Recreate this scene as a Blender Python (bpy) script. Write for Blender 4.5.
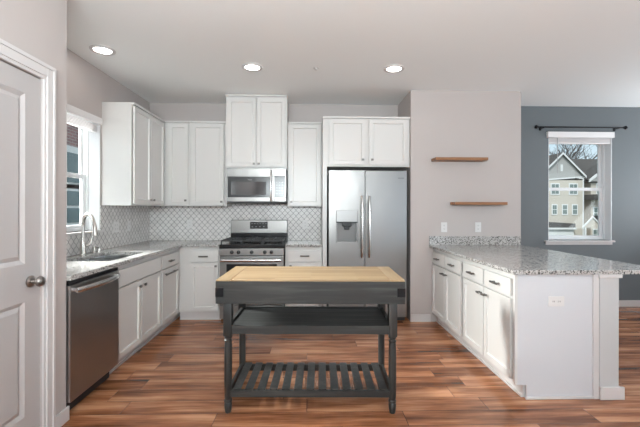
import bpy, bmesh, math, random
from mathutils import Vector, Matrix
random.seed(7)
PI = math.pi
for o in list(bpy.data.objects): bpy.data.objects.remove(o, do_unlink=True)
scn = bpy.context.scene
COL = scn.collection

# ------------------------------------------------------------------ camera, world, light, exposure
H = 1.3425
cd = bpy.data.cameras.new('camera'); cam = bpy.data.objects.new('camera', cd); COL.objects.link(cam)
cd.sensor_width = 36; cd.sensor_fit = 'HORIZONTAL'
cd.lens = 36 * 368.92 / 640
cd.shift_y = -(213.5 - 208.69) / 640
cd.clip_start = 0.05; cd.clip_end = 400
cam.matrix_world = (Matrix.Translation((0, 0, H)) @ Matrix.Rotation(-0.0279, 4, 'Z')
                    @ Matrix.Rotation(PI / 2, 4, 'X') @ Matrix.Rotation(0.0022, 4, 'Z'))
scn.camera = cam

w = bpy.data.worlds.new('sky'); scn.world = w; w.use_nodes = True
nt = w.node_tree; nt.nodes.clear()
wo = nt.nodes.new('ShaderNodeOutputWorld'); bg = nt.nodes.new('ShaderNodeBackground')
wtc = nt.nodes.new('ShaderNodeTexCoord'); wn = nt.nodes.new('ShaderNodeTexNoise'); wn.inputs['Scale'].default_value = 3
wr = nt.nodes.new('ShaderNodeValToRGB')
wr.color_ramp.elements[0].position = .35; wr.color_ramp.elements[0].color = (.60, .78, .92, 1)
wr.color_ramp.elements[1].position = .65; wr.color_ramp.elements[1].color = (.86, .92, .97, 1)
nt.links.new(wtc.outputs['Generated'], wn.inputs['Vector']); nt.links.new(wn.outputs['Fac'], wr.inputs['Fac'])
nt.links.new(wr.outputs['Color'], bg.inputs['Color']); bg.inputs['Strength'].default_value = .78
nt.links.new(bg.outputs[0], wo.inputs[0])

def area(name, loc, rot, sx, sy, power, color=(1, 1, 1)):
    l = bpy.data.lights.new(name, 'AREA'); l.shape = 'RECTANGLE'; l.size = sx; l.size_y = sy
    l.energy = power; l.color = color
    o = bpy.data.objects.new(name, l); COL.objects.link(o); o.location = loc; o.rotation_euler = rot
    return o
# daylight entering through the openings of the room, plus added fill lights
area('rear_window_light', (-0.2, -3.45, 1.3), (PI / 2 + .60, 0, 0), 2.6, 1.8, 11, (.95, .98, 1))
area('rear_window_light', (3.4, -3.45, 1.3), (PI / 2 + .60, 0, 0), 2.6, 1.8, 32, (.66, .83, 1))
area('side_window_light', (5.45, 1.6, 1.4), (PI / 2 + .60, 0, PI / 2), 2.4, 2.0, 15, (.86, .94, 1))
area('dining_ceiling_fill', (5.45, 3.95, 1.5), (PI / 2 + .75, 0, PI / 2), 1.3, 1.4, 26, (.88, .95, 1))  # unseen second right-wall opening, added to brighten the dining ceiling
area('kitchen_window_light', (-3.4, 3.95, 2.12), (PI / 2 - .25, 0, -PI / 2 - .2), .7, .7, 470, (1, .985, .96))
area('ceiling_bounce_fill', (-0.2, -1.0, 1.85), (PI - .66, 0, 0), 1.8, .8, 172, (.87, .96, .985))  # added fill behind the camera, brightens the ceiling like a bounced flash
sl = bpy.data.lights.new('sun', 'SUN'); sl.energy = 2.2; sl.angle = .3; sl.color = (1, .97, .93)
so = bpy.data.objects.new('sun', sl); COL.objects.link(so); so.location = (-10, -20, 20)
so.rotation_euler = Vector((.30, .60, -.75)).to_track_quat('-Z', 'Y').to_euler()
LAMP_W = 0.5
scn.view_settings.view_transform = 'Standard'; scn.view_settings.look = 'None'
scn.view_settings.gamma = 1; scn.view_settings.use_curve_mapping = False
scn.view_settings.exposure = 0.53
scn.cycles.use_denoising = True
scn.cycles.max_bounces = 10; scn.cycles.diffuse_bounces = 6; scn.cycles.transparent_max_bounces = 12
scn.cycles.sample_clamp_indirect = 6
scn.cycles.caustics_reflective = False

# ------------------------------------------------------------------ materials
def mat(name, col, rough=.5, metal=0, **kw):
    m = bpy.data.materials.new(name); m.use_nodes = True
    b = m.node_tree.nodes['Principled BSDF']
    b.inputs['Base Color'].default_value = (*col, 1); b.inputs['Roughness'].default_value = rough
    b.inputs['Metallic'].default_value = metal
    for k, v in kw.items(): b.inputs[k.replace('_', ' ')].default_value = v
    return m
def N(m, t, **kw):
    n = m.node_tree.nodes.new(t)
    for k, v in kw.items():
        if k in n.inputs: n.inputs[k].default_value = v
        else: setattr(n, k, v)
    return n
def L(m, a, b): m.node_tree.links.new(a, b)
def bsdf(m): return m.node_tree.nodes['Principled BSDF']
def ramp(m, stops):
    r = N(m, 'ShaderNodeValToRGB'); e = r.color_ramp.elements
    e[0].position, e[0].color = stops[0][0], (*stops[0][1], 1)
    e[1].position, e[1].color = stops[-1][0], (*stops[-1][1], 1)
    for p, c in stops[1:-1]:
        x = e.new(p); x.color = (*c, 1)
    return r
def obj_coords(m, scale=(1, 1, 1), kind='Object', rot=(0, 0, 0)):
    t = N(m, 'ShaderNodeTexCoord'); mp = N(m, 'ShaderNodeMapping')
    mp.inputs['Scale'].default_value = scale; mp.inputs['Rotation'].default_value = rot
    L(m, t.outputs[kind], mp.inputs['Vector']); return mp.outputs['Vector']
def add_bump(m, h, strength=.1, dist=.002):
    b = N(m, 'ShaderNodeBump'); b.inputs['Strength'].default_value = strength; b.inputs['Distance'].default_value = dist
    L(m, h, b.inputs['Height']); L(m, b.outputs[0], bsdf(m).inputs['Normal'])
def painted(name, col, rough=.6, scale=60, strength=.08):
    m = mat(name, col, rough); n = N(m, 'ShaderNodeTexNoise'); n.inputs['Scale'].default_value = scale
    L(m, obj_coords(m), n.inputs['Vector']); add_bump(m, n.outputs['Fac'], strength); return m

M_wall = painted('wall_paint', (.48, .435, .418), .65)
M_blue = painted('blue_wall_paint', (.135, .152, .162), .6)
M_ceil = painted('ceiling_paint', (.84, .855, .855), .8, 40, .2)
M_trim = painted('trim_paint', (.60, .575, .57), .35, 30, .02)
M_cab = painted('cabinet_paint', (.635, .622, .605), .30, 25, .02)
M_vinyl = mat('window_vinyl', (.74, .75, .76), .35)
M_blind = mat('blind_slat', (.74, .72, .72), .45)
M_nickel = mat('satin_nickel', (.20, .19, .18), .38, 1)
M_knob = mat('door_knob_nickel', (.36, .33, .31), .28, 1)
M_black = mat('black_enamel', (.012, .012, .013), .18)
M_iron = painted('cast_iron', (.02, .02, .021), .55, 200, .3)
M_dark = mat('dark_gap_plastic', (.015, .015, .017), .5)
M_rod = mat('black_rod_metal', (.012, .012, .014), .35, .6)
M_plate = mat('outlet_plastic', (.68, .67, .66), .35)
M_socket = mat('socket_slot', (.25, .24, .24), .5)
M_screen = mat('microwave_glass', (.05, .045, .045), .08)
M_mark = mat('dark_lettering', (.08, .08, .085), .4)
M_lmark = mat('light_lettering', (.22, .22, .22), .5)

def steel(name, col, rough, sc):
    m = mat(name, col, rough, 1)
    n = N(m, 'ShaderNodeTexNoise'); n.inputs['Scale'].default_value = 1; n.inputs['Detail'].default_value = 3
    L(m, obj_coords(m, sc), n.inputs['Vector'])
    mr = N(m, 'ShaderNodeMapRange'); mr.inputs['To Min'].default_value = rough - .06; mr.inputs['To Max'].default_value = rough + .08
    L(m, n.outputs['Fac'], mr.inputs['Value']); L(m, mr.outputs[0], bsdf(m).inputs['Roughness'])
    n2 = N(m, 'ShaderNodeTexNoise'); n2.inputs['Scale'].default_value = 2.2
    L(m, obj_coords(m, (1.5, 1, 1)), n2.inputs['Vector'])
    add_bump(m, n2.outputs['Fac'], .25, .02)
    return m
M_steel = steel('brushed_stainless', (.25, .243, .236), .33, (3, 3, 300))
M_dwsteel = steel('dishwasher_stainless', (.40, .385, .375), .30, (3, 3, 300))
M_handle = mat('polished_handle', (.62, .61, .60), .24, 1)
M_sink = steel('sink_steel', (.80, .81, .82), .35, (40, 3, 3))
M_brass = mat('faucet_nickel', (.62, .60, .57), .24, 1)

# vinyl plank floor: rows across the room, strongly streaked
M_floor = mat('plank_floor', (.2, .1, .06), .33)
def build_floor(m):
    co = obj_coords(m); PW, PL = .165, 1.22
    def mth(op, a, b=None):
        n = N(m, 'ShaderNodeMath', operation=op)
        for k, x in enumerate((a, b)):
            if x is None: continue
            if isinstance(x, (int, float)): n.inputs[k].default_value = x
            else: L(m, x, n.inputs[k])
        return n.outputs[0]
    sx_ = N(m, 'ShaderNodeSeparateXYZ'); L(m, co, sx_.inputs[0])
    yr = mth('DIVIDE', mth('ADD', sx_.outputs['Y'], .04), PW); row = mth('FLOOR', yr)
    wn1 = N(m, 'ShaderNodeTexWhiteNoise', noise_dimensions='1D'); L(m, row, wn1.inputs['W'])
    xr = mth('ADD', mth('DIVIDE', sx_.outputs['X'], PL), mth('MULTIPLY', wn1.outputs['Value'], 7.3)); colm = mth('FLOOR', xr)
    wn2 = N(m, 'ShaderNodeTexWhiteNoise', noise_dimensions='2D'); cb = N(m, 'ShaderNodeCombineXYZ'); L(m, row, cb.inputs[0]); L(m, colm, cb.inputs[1]); L(m, cb.outputs[0], wn2.inputs['Vector'])
    rnd_ = wn2.outputs['Value']
    ey = mth('MULTIPLY', mth('PINGPONG', yr, .5), PW); ex = mth('MULTIPLY', mth('PINGPONG', xr, .5), PL)
    seam = mth('LESS_THAN', mth('MINIMUM', ex, ey), .0013)
    mp = N(m, 'ShaderNodeMapping'); mp.inputs['Scale'].default_value = (1.3, 11, 1); L(m, co, mp.inputs['Vector'])
    # shift the grain per plank
    off = N(m, 'ShaderNodeVectorMath'); off.operation = 'MULTIPLY_ADD'
    L(m, wn2.outputs['Color'], off.inputs[0]); off.inputs[1].default_value = (17, 15, 13); L(m, mp.outputs[0], off.inputs[2])
    n1 = N(m, 'ShaderNodeTexNoise'); n1.inputs['Scale'].default_value = 1; n1.inputs['Detail'].default_value = 5; n1.inputs['Roughness'].default_value = .55
    L(m, off.outputs[0], n1.inputs['Vector'])
    mp2 = N(m, 'ShaderNodeMapping'); mp2.inputs['Scale'].default_value = (3.5, 60, 1); L(m, co, mp2.inputs['Vector'])
    n2 = N(m, 'ShaderNodeTexNoise'); n2.inputs['Scale'].default_value = 1; n2.inputs['Detail'].default_value = 4
    L(m, mp2.outputs[0], n2.inputs['Vector'])
    a = N(m, 'ShaderNodeMath', operation='MULTIPLY'); a.inputs[1].default_value = .86; L(m, n1.outputs['Fac'], a.inputs[0])
    b = N(m, 'ShaderNodeMath', operation='MULTIPLY_ADD'); b.inputs[1].default_value = .16; L(m, rnd_, b.inputs[0]); L(m, a.outputs[0], b.inputs[2])
    c = N(m, 'ShaderNodeMath', operation='MULTIPLY_ADD'); c.inputs[1].default_value = .24; L(m, n2.outputs['Fac'], c.inputs[0]); L(m, b.outputs[0], c.inputs[2])
    r = ramp(m, [(.40, (.060, .021, .010)), (.52, (.17, .060, .025)), (.64, (.32, .125, .056)), (.80, (.56, .27, .145))])
    L(m, c.outputs[0], r.inputs['Fac'])
    mx = N(m, 'ShaderNodeMix', data_type='RGBA'); L(m, seam, mx.inputs['Factor'])
    L(m, r.outputs['Color'], mx.inputs['A']); mx.inputs['B'].default_value = (.05, .02, .012, 1)
    L(m, mx.outputs['Result'], bsdf(m).inputs['Base Color'])
    mr = N(m, 'ShaderNodeMapRange'); mr.inputs['To Min'].default_value = .16; mr.inputs['To Max'].default_value = .30
    L(m, n2.outputs['Fac'], mr.inputs['Value']); L(m, mr.outputs[0], bsdf(m).inputs['Roughness'])
    add_bump(m, n2.outputs['Fac'], .08, .002)
build_floor(M_floor)

def wood(name, c0, c1, c2, scale=(1.2, 22, 22), rough=.4, bump=.1, plank=None):
    m = mat(name, c1, rough); co = obj_coords(m, scale)
    n = N(m, 'ShaderNodeTexNoise'); n.inputs['Scale'].default_value = 1; n.inputs['Detail'].default_value = 5
    L(m, co, n.inputs['Vector'])
    src = n.outputs['Fac']
    if plank:
        br = N(m, 'ShaderNodeTexBrick'); br.offset = .43
        br.inputs['Color1'].default_value = (0, 0, 0, 1); br.inputs['Color2'].default_value = (1, 1, 1, 1); br.inputs['Mortar'].default_value = (.4, .4, .4, 1)
        br.inputs['Scale'].default_value = 1; br.inputs['Mortar Size'].default_value = .0003
        br.inputs['Brick Width'].default_value = plank[0]; br.inputs['Row Height'].default_value = plank[1]
        L(m, obj_coords(m), br.inputs['Vector'])
        a = N(m, 'ShaderNodeMath', operation='MULTIPLY_ADD'); a.inputs[1].default_value = .30; L(m, br.outputs['Color'], a.inputs[0])
        s = N(m, 'ShaderNodeMath', operation='MULTIPLY'); s.inputs[1].default_value = .72; L(m, n.outputs['Fac'], s.inputs[0])
        L(m, s.outputs[0], a.inputs[2]); src = a.outputs[0]
    r = ramp(m, [(.32, c0), (.5, c1), (.68, c2)]); L(m, src, r.inputs['Fac'])
    L(m, r.outputs['Color'], bsdf(m).inputs['Base Color']); add_bump(m, n.outputs['Fac'], bump, .002)
    return m
M_grey = wood('charcoal_stained_wood', (.011, .011, .0107), (.018, .018, .017), (.042, .042, .039), (2, 30, 30), .6)
M_greyv = wood('charcoal_stained_leg_wood', (.011, .011, .0107), (.018, .018, .017), (.042, .042, .039), (30, 30, 2), .45)
M_butch = wood('butcher_block_wood', (.26, .168, .085), (.32, .212, .11), (.385, .27, .15), (2, 26, 26), .5, .04, (.55, .045))
M_end = wood('breadboard_end_wood', (.29, .19, .095), (.34, .23, .12), (.39, .275, .155), (26, 2, 26), .38, .04)
M_walnut = wood('shelf_walnut', (.16, .065, .025), (.27, .12, .05), (.36, .17, .08), (2, 30, 30), .45)

def granite(name, dark, mid, light, sc):
    m = mat(name, mid, .12); co = obj_coords(m)
    v = N(m, 'ShaderNodeTexVoronoi'); v.inputs['Scale'].default_value = sc; L(m, co, v.inputs['Vector'])
    sp = N(m, 'ShaderNodeSeparateColor'); L(m, v.outputs['Color'], sp.inputs[0])
    n = N(m, 'ShaderNodeTexNoise'); n.inputs['Scale'].default_value = sc * .45; n.inputs['Detail'].default_value = 4; L(m, co, n.inputs['Vector'])
    a = N(m, 'ShaderNodeMath', operation='MULTIPLY_ADD'); a.inputs[1].default_value = .55; L(m, sp.outputs[0], a.inputs[0])
    s = N(m, 'ShaderNodeMath', operation='MULTIPLY'); s.inputs[1].default_value = .5; L(m, n.outputs['Fac'], s.inputs[0]); L(m, s.outputs[0], a.inputs[2])
    r = ramp(m, [(.29, dark), (.37, mid), (.50, light), (.78, tuple(min(1, c * 1.2) for c in light))])
    L(m, a.outputs[0], r.inputs['Fac']); L(m, r.outputs['Color'], bsdf(m).inputs['Base Color'])
    return m
M_granite = granite('grey_granite', (.02, .019, .019), (.19, .18, .17), (.44, .425, .41), 140)

# arabesque tile: white lantern diamonds, dark grout
def tile_mat(name, axis):
    m = mat(name, (.8, .78, .76), .22)
    t = N(m, 'ShaderNodeTexCoord'); s = N(m, 'ShaderNodeSeparateXYZ'); L(m, t.outputs['Object'], s.inputs[0])
    def mth(op, a, b=None, c=None):
        n = N(m, 'ShaderNodeMath', operation=op)
        for i, x in enumerate((a, b, c)):
            if x is None: continue
            if isinstance(x, (int, float)): n.inputs[i].default_value = x
            else: L(m, x, n.inputs[i])
        return n.outputs[0]
    px, pz = .074, .080
    U = mth('DIVIDE', s.outputs[axis], px); V = mth('DIVIDE', s.outputs['Z'], pz)
    A = mth('ADD', U, V); B = mth('SUBTRACT', U, V)
    A2 = mth('MULTIPLY_ADD', mth('SINE', mth('MULTIPLY', B, 2 * PI)), .030, A)
    B2 = mth('MULTIPLY_ADD', mth('SINE', mth('MULTIPLY', A, 2 * PI)), .030, B)
    da = mth('PINGPONG', A2, .5); db = mth('PINGPONG', B2, .5)
    d = mth('MINIMUM', da, db)
    mr = N(m, 'ShaderNodeMapRange'); mr.inputs['From Min'].default_value = .022; mr.inputs['From Max'].default_value = .047; L(m, d, mr.inputs['Value'])
    mx = N(m, 'ShaderNodeMix', data_type='RGBA'); L(m, mr.outputs[0], mx.inputs['Factor'])
    n = N(m, 'ShaderNodeTexNoise'); n.inputs['Scale'].default_value = 9; L(m, t.outputs['Object'], n.inputs['Vector'])
    r = ramp(m, [(.3, (.66, .64, .625)), (.7, (.78, .76, .745))]); L(m, n.outputs['Fac'], r.inputs['Fac'])
    mx.inputs['A'].default_value = (.05, .046, .046, 1); L(m, r.outputs['Color'], mx.inputs['B'])
    L(m, mx.outputs['Result'], bsdf(m).inputs['Base Color'])
    rr = N(m, 'ShaderNodeMapRange'); rr.inputs['To Min'].default_value = .8; rr.inputs['To Max'].default_value = .2; L(m, mr.outputs[0], rr.inputs['Value'])
    L(m, rr.outputs[0], bsdf(m).inputs['Roughness'])
    add_bump(m, mr.outputs[0], .3, .002)
    return m
M_tile = tile_mat('arabesque_tile_back', 'X'); M_tiley = tile_mat('arabesque_tile_side', 'Y')

M_glass = bpy.data.materials.new('window_glass'); M_glass.use_nodes = True
_n = M_glass.node_tree; _n.nodes.clear()
_o = _n.nodes.new('ShaderNodeOutputMaterial'); _t = _n.nodes.new('ShaderNodeBsdfTransparent'); _g = _n.nodes.new('ShaderNodeBsdfGlossy')
_t.inputs['Color'].default_value = (.93, .96, .96, 1); _g.inputs['Roughness'].default_value = .02
_m = _n.nodes.new('ShaderNodeMixShader'); _m.inputs[0].default_value = .02
_n.links.new(_t.outputs[0], _m.inputs[1]); _n.links.new(_g.outputs[0], _m.inputs[2]); _n.links.new(_m.outputs[0], _o.inputs[0])
def emis(name, col, s):
    m = mat(name, col); b = bsdf(m); b.inputs['Emission Color'].default_value = (*col, 1); b.inputs['Emission Strength'].default_value = s; return m
M_lamp = emis('lamp_lens', (1, .97, .93), 6)

# ------------------------------------------------------------------ mesh helpers
def link(o, parent=None):
    COL.objects.link(o)
    if parent is not None: o.parent = parent
    return o
def tag(o, label=None, cat=None, group=None, kind=None):
    if label: o['label'] = label
    if cat: o['category'] = cat
    if group: o['group'] = group
    if kind: o['kind'] = kind
    return o
def thing(name, label, cat, loc=(0, 0, 0), rz=0, group=None):
    o = bpy.data.objects.new(name, None); o.empty_display_size = .1
    o.location = loc; o.rotation_euler = (0, 0, rz); link(o); return tag(o, label, cat, group)
def box(bm, x0, x1, y0, y1, z0, z1, bev=0):
    x0, x1 = min(x0, x1), max(x0, x1); y0, y1 = min(y0, y1), max(y0, y1); z0, z1 = min(z0, z1), max(z0, z1)
    v = [bm.verts.new(p) for p in ((x0, y0, z0), (x1, y0, z0), (x1, y1, z0), (x0, y1, z0), (x0, y0, z1), (x1, y0, z1), (x1, y1, z1), (x0, y1, z1))]
    fs = [bm.faces.new([v[i] for i in f]) for f in ((3, 2, 1, 0), (4, 5, 6, 7), (0, 1, 5, 4), (1, 2, 6, 5), (2, 3, 7, 6), (3, 0, 4, 7))]
    if bev:
        es = list({e for f in fs for e in f.edges})
        bmesh.ops.bevel(bm, geom=es, offset=bev, segments=2, affect='EDGES', profile=.6)
    return v
def B(*boxes, bev=0):
    bm = bmesh.new()
    for b in boxes: box(bm, *b, bev=bev)
    return bm
def lathe(bm, prof, origin=(0, 0, 0), axis='Z', seg=20):
    rings = []
    for r, h in prof:
        ring = []
        for i in range(seg):
            a = 2 * PI * i / seg; c, s = r * math.cos(a), r * math.sin(a)
            p = {'Z': (c, s, h), 'Y': (c, h, s), 'X': (h, c, s)}[axis]
            ring.append(bm.verts.new((p[0] + origin[0], p[1] + origin[1], p[2] + origin[2])))
        rings.append(ring)
    for a, b in zip(rings, rings[1:]):
        for i in range(seg): bm.faces.new((a[i], a[(i + 1) % seg], b[(i + 1) % seg], b[i]))
    bm.faces.new(rings[0][::-1]); bm.faces.new(rings[-1])
    return bm
def tube(bm, pts, r, seg=10):
    """round tube along points; r number or list"""
    pts = [Vector(p) for p in pts]; n = len(pts); rs = r if isinstance(r, (list, tuple)) else [r] * n
    rings = []; up = None
    for i, p in enumerate(pts):
        t = (pts[min(i + 1, n - 1)] - pts[max(i - 1, 0)]).normalized()
        if up is None: up = Vector((0, 0, 1)) if abs(t.z) < .9 else Vector((1, 0, 0))
        a = t.cross(up).normalized(); up = a.cross(t).normalized()
        rings.append([bm.verts.new(p + (a * math.cos(2 * PI * k / seg) + up * math.sin(2 * PI * k / seg)) * rs[i]) for k in range(seg)])
    for a, b in zip(rings, rings[1:]):
        for i in range(seg): bm.faces.new((a[i], a[(i + 1) % seg], b[(i + 1) % seg], b[i]))
    bm.faces.new(rings[0][::-1]); bm.faces.new(rings[-1])
    return bm
def obj(name, bm, m, parent=None, smooth=False):
    bmesh.ops.recalc_face_normals(bm, faces=bm.faces)
    me = bpy.data.meshes.new(name); bm.to_mesh(me); bm.free()
    for x in (m if isinstance(m, (list, tuple)) else [m]): me.materials.append(x)
    if smooth:
        for p in me.polygons: p.use_smooth = True
        try: me.set_sharp_from_angle(angle=math.radians(40))
        except Exception: pass
    return link(bpy.data.objects.new(name, me), parent)
def marked(name, bm, n, parent):
    bm.faces.ensure_lookup_table()
    for f in bm.faces[n:]: f.material_index = 1
    return obj(name, bm, [M_black, M_lmark], parent)
def struct(name, bm, m): return tag(obj(name, bm, m), kind='structure')
def grid_prism(xs, ys, filled, z0, z1):
    """L shapes and slabs with holes: only the outer skin"""
    bm = bmesh.new(); V = {}
    def v(i, j, k):
        if (i, j, k) not in V: V[(i, j, k)] = bm.verts.new((xs[i], ys[j], (z0, z1)[k]))
        return V[(i, j, k)]
    nx, ny = len(xs) - 1, len(ys) - 1
    F = lambda i, j: 0 <= i < nx and 0 <= j < ny and filled(i, j)
    for i in range(nx):
        for j in range(ny):
            if not F(i, j): continue
            bm.faces.new((v(i, j, 1), v(i + 1, j, 1), v(i + 1, j + 1, 1), v(i, j + 1, 1)))
            bm.faces.new((v(i, j + 1, 0), v(i + 1, j + 1, 0), v(i + 1, j, 0), v(i, j, 0)))
            if not F(i - 1, j): bm.faces.new((v(i, j, 0), v(i, j, 1), v(i, j + 1, 1), v(i, j + 1, 0)))
            if not F(i + 1, j): bm.faces.new((v(i + 1, j, 0), v(i + 1, j + 1, 0), v(i + 1, j + 1, 1), v(i + 1, j, 1)))
            if not F(i, j - 1): bm.faces.new((v(i, j, 0), v(i + 1, j, 0), v(i + 1, j, 1), v(i, j, 1)))
            if not F(i, j + 1): bm.faces.new((v(i, j + 1, 0), v(i, j + 1, 1), v(i + 1, j + 1, 1), v(i + 1, j + 1, 0)))
    return bm
def panel_front(bm, x0, x1, z0, z1, y, rail=.045, rec=.013, slope=.006, thick=.020, bottom_rail=None):
    """recessed-panel front whose face is at y (facing -y)"""
    br = bottom_rail or rail
    R = [(x0, x1, z0, z1, y), (x0 + rail, x1 - rail, z0 + br, z1 - rail, y), (x0 + rail + slope, x1 - rail - slope, z0 + br + slope, z1 - rail - slope, y + rec)]
    q = []
    for a, b, c, d, yy in R: q.append([bm.verts.new(p) for p in ((a, yy, c), (b, yy, c), (b, yy, d), (a, yy, d))])
    bk = [bm.verts.new(p) for p in ((x0, y + thick, z0), (x1, y + thick, z0), (x1, y + thick, z1), (x0, y + thick, z1))]
    for a, b in ((q[0], q[1]), (q[1], q[2])):
        for i in range(4): bm.faces.new((a[i], a[(i + 1) % 4], b[(i + 1) % 4], b[i]))
    bm.faces.new(q[2]); bm.faces.new(bk[::-1])
    for i in range(4): bm.faces.new((bk[i], bk[(i + 1) % 4], q[0][(i + 1) % 4], q[0][i]))
    return bm

# ------------------------------------------------------------------ room shell
XW, XF, YK, YS, YB, CZ = -2.145, -1.535, 5.0, 4.358, 4.976, 2.755
XR, RX, RY = 5.5, 5.5, -3.5
SX0, SX1 = 1.20, 2.532
T = .2
struct('floor', B((-2.6, 5.9, -3.9, 5.4, -.15, 0)), M_floor)
struct('ceiling', B((-2.6, 5.9, -3.9, 5.4, CZ, CZ + .15)), M_ceil)
WY0, WY1, WZ0, WZ1 = 2.99, 3.835, 1.12, 2.245
struct('wall_left', B((XW - T, XW, 2.373, WY0, 0, CZ), (XW - T, XW, WY1, 5.2, 0, CZ), (XW - T, XW, WY0, WY1, 0, WZ0), (XW - T, XW, WY0, WY1, WZ1, CZ)), M_wall)
DY0, DY1, DZ = 1.375, 2.16, 2.083
struct('wall_pantry', B((XF - .12, XF, DY1, 2.373, 0, CZ), (XF - .12, XF, DY0, DY1, DZ, CZ), (XF - .12, XF, RY, DY0, 0, CZ), (XW - T, XF - .12, 2.253, 2.373, 0, CZ)), M_wall)
struct('wall_back', B((XW, SX0, YK, YK + T, 0, CZ)), M_wall)
struct('wall_shelves', B((SX0, SX1, YS, YB + .2, 0, CZ)), M_wall)
BX0, BX1, BZ0, BZ1 = 3.275, 4.165, .915, 2.40
struct('wall_blue', B((SX1, BX0, YB, YB + .2, 0, CZ), (BX1, RX + .2, YB, YB + .2, 0, CZ), (BX0, BX1, YB, YB + .2, 0, BZ0), (BX0, BX1, YB, YB + .2, BZ1, CZ)), M_blue)
struct('wall_right', B((RX, RX + .2, RY, .4, 0, CZ), (RX, RX + .2, 2.8, 3.25, 0, CZ), (RX, RX + .2, 4.65, YB, 0, CZ), (RX, RX + .2, 3.25, 4.65, 0, .8), (RX, RX + .2, 3.25, 4.65, 2.3, CZ), (RX, RX + .2, .4, 2.8, 0, .4), (RX, RX + .2, .4, 2.8, 2.4, CZ)), M_wall)
RW = [(-1.5, 1.1), (2.1, 4.7)]
struct('wall_rear', B((XF - .12, -1.5, RY - .2, RY, 0, CZ), (1.1, 2.1, RY - .2, RY, 0, CZ), (4.7, RX + .2, RY - .2, RY, 0, CZ),
       (-1.5, 1.1, RY - .2, RY, 0, .5), (2.1, 4.7, RY - .2, RY, 0, .5), (-1.5, 1.1, RY - .2, RY, 2.5, CZ), (2.1, 4.7, RY - .2, RY, 2.5, CZ)), M_wall)
def baseboard(name, segs):
    bm = bmesh.new()
    for (x0, x1, y0, y1) in segs:
        box(bm, x0, x1, y0, y1, 0, .088, bev=.004)
    struct(name, bm, M_trim)
baseboard('baseboard_pantry', [(XF + .0005, XF + .014, 2.250, 2.387)])
baseboard('baseboard_shelves', [(SX0 - .0, 1.44, YS - .014, YS)])
baseboard('baseboard_blue', [(SX1, RX, YB - .014, YB), (SX1, SX1 + .014, YS, YB - .014)])
baseboard('baseboard_pony', [(2.192, 2.205, 2.553, YS), (2.048, 2.222, 2.537, 2.553)])
# door casing and door in the pantry wall (the wall runs into depth)
struct('trim_1', B((XF, XF + .012, DY1, DY1 + .022, 0, DZ + .005), (XF, XF + .020, DY1 + .018, DY1 + .078, 0, DZ + .080), (XF, XF + .026, DY1 + .062, DY1 + .080, 0, DZ + .088),
                   (XF, XF + .012, DY0, DY1 + .02, DZ, DZ + .022), (XF, XF + .020, DY0 - .07, DY1 + .018, DZ + .018, DZ + .085), (XF, XF + .026, DY0 - .08, DY1 + .066, DZ + .066, DZ + .088),
                   (XF, XF + .020, DY0 - .085, DY0, 0, DZ + .085), bev=.003), M_trim)
dr = bpy.data.objects.new('door_1', None); link(dr); tag(dr, kind='structure'); dr.location = (XF - .006, DY0 + .004, 0); dr.rotation_euler = (0, 0, PI / 2)
dw = DY1 - DY0 - .008
bm = bmesh.new()
# slab built of stiles and rails around two raised-edge panels (local x along the wall, faces -y)
st, top_r, mid0, mid1, bot = .115, DZ - 2.085 + .115, .835, 1.04, .21
zt = DZ - .006
def dpanel(bm, x0, x1, z0, z1):
    R = [(x0, x1, z0, z1, 0), (x0 + .022, x1 - .022, z0 + .022, z1 - .022, .012), (x0 + .045, x1 - .045, z0 + .045, z1 - .045, .003)]
    q = []
    for a, b, c, d, yy in R: q.append([bm.verts.new(p) for p in ((a, yy, c), (b, yy, c), (b, yy, d), (a, yy, d))])
    for a, b in ((q[0], q[1]), (q[1], q[2])):
        for i in range(4): bm.faces.new((a[i], a[(i + 1) % 4], b[(i + 1) % 4], b[i]))
    bm.faces.new(q[2])
def flat(bm, x0, x1, z0, z1): bm.faces.new([bm.verts.new(p) for p in ((x0, 0, z0), (x1, 0, z0), (x1, 0, z1), (x0, 0, z1))])
flat(bm, 0, st, .008, zt); flat(bm, dw - st, dw, .008, zt)
flat(bm, st, dw - st, .008, bot); flat(bm, st, dw - st, mid0, mid1); flat(bm, st, dw - st, zt - top_r, zt)
dpanel(bm, st, dw - st, bot, mid0); dpanel(bm, st, dw - st, mid1, zt - top_r)
bk = [bm.verts.new(p) for p in ((0, .035, .008), (dw, .035, .008), (dw, .035, zt), (0, .035, zt))]; bm.faces.new(bk[::-1])
for a, b in (((0, .008), (dw, .008)), ((dw, .008), (dw, zt)), ((dw, zt), (0, zt)), ((0, zt), (0, .008))):
    bm.faces.new([bm.verts.new(p) for p in ((a[0], 0, a[1]), (b[0], 0, b[1]), (b[0], .035, b[1]), (a[0], .035, a[1]))])
slab = obj('door_slab', bm, painted('door_paint', (.44, .415, .41), .38, 30, .02), dr)
bm = bmesh.new(); kx, kz = dw - .078, .938
lathe(bm, [(.001, -.001), (.032, -.001), (.033, -.008), (.026, -.014), (.012, -.016), (.011, -.032), (.018, -.037), (.027, -.046), (.030, -.056), (.026, -.066), (.014, -.071), (.001, -.072)], (kx, 0, kz), 'Y', 24)
obj('door_knob', bm, M_knob, dr, True)['label'] = 'round satin nickel knob'

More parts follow.
